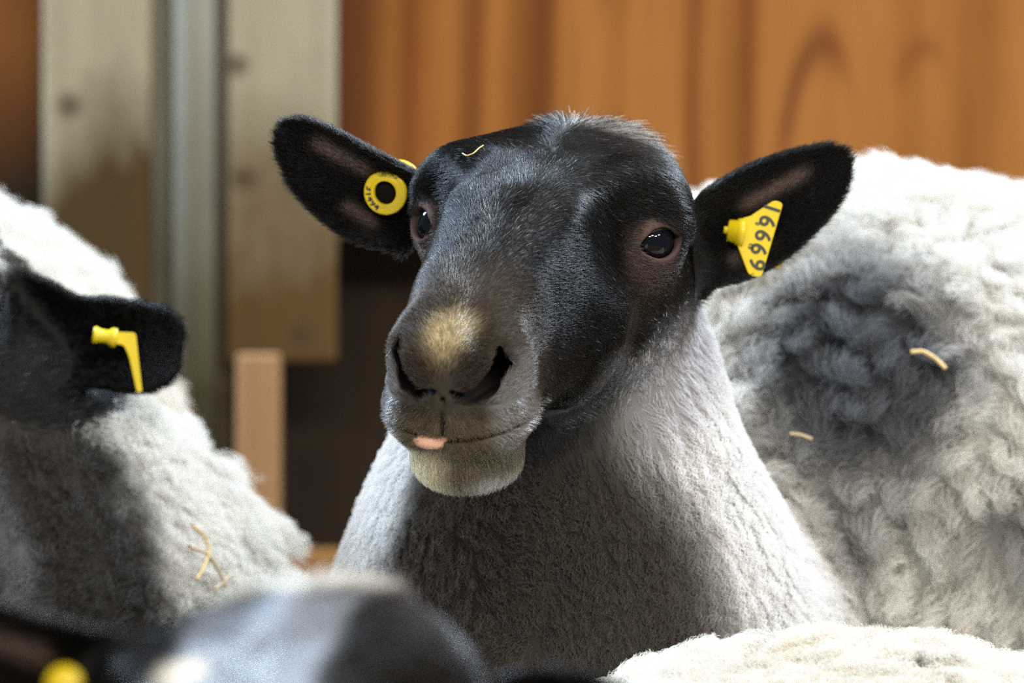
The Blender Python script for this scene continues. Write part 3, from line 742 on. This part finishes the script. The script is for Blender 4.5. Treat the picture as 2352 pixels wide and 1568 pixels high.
# --- ewe at the left edge, only her ear, neck and fleece inside the frame
H2 = Head(at(-345, 735, .18), 8, 28, -2.0, 1.08)
EAR2 = [(-.3, .038, -.045), (0, .034, -.040), (.22, .0265, -.028), (.45, .0265, -.026), (.7, .0255, -.0275), (.88, .0225, -.024), (.97, .017, -.017), (1.0, .012, -.011)]
ear2 = Ear(at(85, 776, .23), at(418, 800, .20), (.10, -1, .10), EAR2, .0026, .020)
ear2b = Ear(at(-560, 700, .24), at(-860, 640, .20), (-.1, -1, -.05), LEAF_L)
NK2 = [at(-120, 800, .27), at(30, 1050, .28), at(140, 1350, .29), at(160, 1650, .36)]; NK2R = [.060, .074, .088, .12]
BD2 = [at(-250, 1120, .62), at(10, 1560, .40)]
def nonhead2(P):
    b = smin(sph(P, at(-290, 1165, .55), .178), sph(P, at(50, 1530, .38), .152), .05)
    b = smin(b, cone(P, (-.42, .60, .60), (-.80, .62, .58), .18, .19), .05)
    return smin(chain(P, NK2, NK2R, .03), b, .04)
def field2(P):
    f = smin(head_field(H2.loc(P)), nonhead2(P), .02)
    lg = np.minimum(np.minimum(cone(P, (-.22, .40, .42), (-.22, .38, .03), .05, .026), cone(P, (-.40, .52, .42), (-.40, .52, .03), .05, .026)),
                    np.minimum(cone(P, (-.75, .54, .45), (-.75, .56, .03), .05, .026), cone(P, (-.82, .70, .45), (-.82, .72, .03), .05, .026)))
    f = smin(f, lg, .03)
    return smin(f, np.minimum(ear2.field(P), ear2b.field(P)), .010)
def colour2(P, n, q, hm, em, skin):
    fc, bald = face_colour(P, n, q, skin); fc = ear_colour(P, fc, (ear2b,)); k = ear2.field(P) < .0035; fc = np.where(k[:, None], DK*.8, fc)
    fc = mixv(fc, (.62, .58, .52), sstep(-.040, -.055, q[:, 1])*sstep(-.01, .008, q[:, 2]))
    nz = fbm(P, 22, 61)
    zc = [p[2] for p in NK2][::-1]; xc = np.interp(P[:, 2], zc, [p[0] for p in NK2][::-1]); rc = np.interp(P[:, 2], zc, NK2R[::-1])
    s = (P[:, 0]-xc)/rc
    nk = mixv(np.tile([.055, .048, .043], (len(P), 1)), WHITE*.95, np.clip(sstep(.68, 1.0, s+nz*.25), 0, 1))
    nk = mixv(nk, (.36, .36, .38), sstep(-.35, -.15, s)*sstep(.1, -.1, s)*.6)
    b = smin(sph(P, at(-290, 1165, .55), .178), sph(P, at(50, 1530, .38), .152), .05); t = sstep(-.015, .02, chain(P, NK2, NK2R, .03)-b)
    body = mixv(np.tile(WHITE, (len(P), 1)), (.45, .37, .26), sstep(.1, .8, nz)*.5)
    c = mixv(nk, body, t); out = fc*hm[:, None]+c*(1-hm)[:, None]
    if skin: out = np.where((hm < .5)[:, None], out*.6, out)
    return out, bald
def wool2(P, n):
    b = smin(sph(P, at(-290, 1165, .55), .178), sph(P, at(50, 1530, .38), .152), .05); t = sstep(-.02, .03, chain(P, NK2, NK2R, .03)-b)
    return np.ones(len(P)), (.014+.020*t, .0014+.0020*t, 2.4-.6*t, .6)
AX2 = [grid_axis(-1.08, .05, .0024, -.26, -.14, .008), grid_axis(-.02, .95, .0026, .06, .30, .008), grid_axis(-.01, .90, .0024, .64, .80, .008)]
ewe2 = build_sheep('black-faced sheep cut off by the left edge, one black ear with yellow tag', field2, AX2, H2, (ear2, ear2b), nonhead2, colour2, 60000, 110000, rootr=.062, wool=wool2, wool_r=.00018)
flag_tag(ewe2, ear2, 270, 790, [(262, 762), (312, 764), (319, 830), (327, 900), (314, 902), (296, 820), (284, 792), (262, 790)],
         ((214, 768), (268, 776), [(.1, 0), (18, 0), (20, .1), (16, .3), (15, .6), (22, .8), (22, 1.0), (.1, 1.0)]), '', [], 0, .008, off=.020)

# --- sheep lying in front, the top of its head rising into the frame
H3 = Head(at(632, 1735, -.86), 9, 21, -5.5, 1.06)
ear3 = Ear(at(275, 1600, -.83), at(-170, 1440, -.86), (-.2, -1, .30), [(a, b*1.15, c*1.15) for a, b, c in LEAF_L])
ear3b = Ear(at(1110, 1700, -.80), at(1480, 1640, -.80), (.2, -1, .1), LEAF_R)
NK3 = [at(700, 1800, -.76), at(640, 2100, -.68), at(420, 2450, -.60)]; NK3R = [.060, .085, .12]
def nonhead3(P):
    return smin(chain(P, NK3, NK3R, .03), cone(P, (-.25, -.55, .22), (-.72, -.50, .22), .17, .18), .05)
def field3(P):
    f = smin(head_field(H3.loc(P), True), nonhead3(P), .02)
    f = np.maximum(f, -(sph(np.stack([np.abs(H3.loc(P)[:, 0]), H3.loc(P)[:, 1], H3.loc(P)[:, 2]], 1), EYE, EYE_R)))
    f = smin(f, np.minimum(cone(P, (-.10, -.62, .12), (.02, -.78, .04), .045, .03), cone(P, (-.75, -.62, .10), (-.62, -.74, .04), .06, .03)), .03)
    return smax(smin(f, np.minimum(ear3.field(P), ear3b.field(P)), .010), -P[:, 2]+.004, .01)
def colour3(P, n, q, hm, em, skin):
    fc, bald = face_colour(P, n, q, skin, 0); px, py = px_of(P); nz = vnoise(P, 40, 8)*.3
    x = q[:, 0]; bl = sstep(.030, .022, np.abs(x+.002)+nz*.012)*sstep(-.062, -.045, q[:, 1])*sstep(.015, .03, q[:, 2]); fc = mixv(fc, (.20, .215, .24), bl*.9)  # sheen along the forehead and nose bridge put into the hair colour
    fc = mixv(fc, (.70, .66, .58), sstep(-.052, -.066, q[:, 1])*sstep(.030, .018, np.abs(x))*sstep(.01, .03, q[:, 2])*.85)
    d = np.linalg.norm(q-np.array([-.026, .010, .040]), axis=1); fc = mixv(fc, (.62, .56, .46), sstep(.014, .006, d))
    fc = ear_colour(P, fc, (ear3, ear3b))
    c = np.tile(WHITE*.8, (len(P), 1)); return fc*hm[:, None]+c*(1-hm)[:, None], bald
def wool3(P, n): return np.ones(len(P)), (np.full(len(P), .02), .002, 2.0, .5)
AX3 = [grid_axis(-.95, .20, .0022, -.30, .03, .009), grid_axis(-1.10, -.25, .0022, -.95, -.74, .009), grid_axis(-.02, .62, .0022, .50, .61, .009)]
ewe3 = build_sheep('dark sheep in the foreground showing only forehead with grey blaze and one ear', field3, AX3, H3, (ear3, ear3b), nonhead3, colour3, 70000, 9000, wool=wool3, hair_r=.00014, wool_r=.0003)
V, Q = lathe([(.0001, 0), (.0060, 0), (.0072, .001), (.0072, .003), (.0060, .0045), (.0001, .005)], 32)
bk = quad_mesh('ear_tag', V, Q, YEL, parent=ewe3); frame(bk, near_ear(ear3, 148, 1574, .008), (1, 0, 0), (0, .3, 1))

# --- sheep lying at the lower right, only the curly back in the frame
H4 = Head(np.array([.92, -.30, .42]), -30, 20, 0, 1.0)
def nonhead4(P):
    return smin(smin(ell(P, (.166, -.125, .345), (.250, .19, .202)), cone(P, (.20, -.13, .28), (.60, -.13, .27), .18, .18), .05), cone(P, (.68, -.16, .28), (.88, -.24, .38), .12, .065), .05)
ear4 = Ear(H4.world((-.06, -.03, .01)), H4.world((-.16, -.02, .02)), H4.dirw((0, 1, .3)), LEAF_L)
def field4(P):
    f = smin(head_field(H4.loc(P), True), nonhead4(P), .02)
    f = smin(f, np.minimum(cone(P, (.66, -.28, .10), (.78, -.44, .04), .05, .03), cone(P, (.10, -.29, .10), (.22, -.39, .04), .06, .03)), .03)
    return smax(smin(f, ear4.field(P), .01), -P[:, 2]+.004, .01)
def colour4(P, n, q, hm, em, skin):
    fc, bald = face_colour(P, n, q, skin); nz = fbm(P, 30, 91)
    c = mixv(np.tile([.88, .83, .74], (len(P), 1)), (.55, .43, .27), sstep(.25, .9, nz)*.5); c = mixv(c, (.08, .06, .045), sstep(.80, .88, vnoise(P, 150, 14)+.25*nz)*.9)
    return (fc*hm[:, None]+c*(1-hm)[:, None])*(.7 if skin else 1), bald
def wool4(P, n): return np.ones(len(P)), (np.full(len(P), .019), .0020, 2.8, .45)
AX4 = [grid_axis(-.12, 1.10, .006, .1, .3, .010), grid_axis(-.60, .14, .006, -.3, .0, .010), grid_axis(-.02, .60, .006, .4, .55, .010)]
ewe4 = build_sheep('sheep lying at the lower right, only its cream curly back showing', field4, AX4, H4, (ear4,), nonhead4, colour4, 5000, 120000, wool=wool4, wool_r=.00011, nwk=12)

# ------------------------------------------------------------------ straw caught in the coats
STRAW = plain('straw', (.62, .43, .16), .5); DRY = plain('dry_straw', (.50, .36, .19), .6)
from mathutils.bvhtree import BVHTree
def bvh(o):
    me = o.data; return BVHTree.FromPolygons([tuple(v.co) for v in me.vertices], [tuple(p.vertices) for p in me.polygons])
BV = {}
def stalk(o, pts, r, lift, m, label, group=None):
    """a thin bent stalk lying on a sheep's coat, through pixels of the photograph"""
    if o.name not in BV: BV[o.name] = bvh(o)
    P = []
    for px, py in pts:
        d = Vector(at(px, py, 0)-np.array([0, CAMY, CAMZ])).normalized(); h = BV[o.name].ray_cast(Vector((0, CAMY, CAMZ)), d)
        P.append(np.array(h[0])-np.array(d)*lift if h[0] is not None else None)
    P = [p for p in P if p is not None]
    if len(P) < 2: print('stalk missed', label); return
    P = np.array(P); t = np.linspace(0, len(P)-1, 6*(len(P)-1)+1); C_ = np.stack([np.interp(t, range(len(P)), P[:, i]) for i in range(3)], 1)
    for _ in range(2): C_[1:-1] = (C_[:-2]+C_[2:]+2*C_[1:-1])/4
    T = nrm(np.gradient(C_, axis=0)); up = np.array([.1, -.9, .3]); e1 = nrm(np.cross(T, up)); e2 = np.cross(T, e1); a = np.linspace(0, 2*math.pi, 8, endpoint=False)
    V = (C_[:, None]+r*(np.cos(a)[None, :, None]*e1[:, None]+np.sin(a)[None, :, None]*e2[:, None])).reshape(-1, 3); n = len(C_)
    Q = np.array([(i*8+j, i*8+(j+1) % 8, i*8+8+(j+1) % 8, i*8+8+j) for i in range(n-1) for j in range(8)]); V = np.concatenate([V, C_[:1], C_[-1:]])
    caps = [(8*n, (j+1) % 8, j, j) for j in range(8)]
    base = V.mean(0); s_ = quad_mesh('straw_stalk', V-base, Q, m); s_.location = base
    return tag(s_, label, 'straw', group)
stalk(ewe, [(1062, 352), (1072, 358), (1088, 352), (1100, 340), (1110, 334)], .00035, .006, STRAW, 'tiny curled straw wisp on the ewe\'s black forehead')
stalk(ewe2, [(440, 1205), (470, 1230), (482, 1262), (470, 1300), (452, 1330)], .0009, .024, STRAW, 'bent golden straw on the white fleece at left, longest of the three there')
stalk(ewe2, [(435, 1255), (475, 1270), (500, 1305), (520, 1350)], .0010, .024, DRY, 'pale straw slanting down to the right across the left fleece')
stalk(ewe2, [(492, 1352), (512, 1340), (530, 1318)], .0007, .024, DRY, 'short brownish straw at the lower end of the pale slanting one')
stalk(ewe, [(2092, 808), (2120, 806), (2148, 822), (2172, 846)], .0012, .030, STRAW, 'pale straw on the fleece right of the grey patch')
stalk(ewe, [(1815, 995), (1840, 998), (1866, 1008)], .0009, .030, DRY, 'short straw below the grey patch beside the neck wool')
stalk(ewe4, [(1945, 1522), (1970, 1530), (2000, 1518)], .0006, .016, DRY, 'brown straw bit lying on the cream curly back')
for e_ in list(C.objects):
    if e_.get('kind') is None and e_.parent is None and e_.type == 'MESH' and not e_.get('label'): print('unlabelled', e_.name)
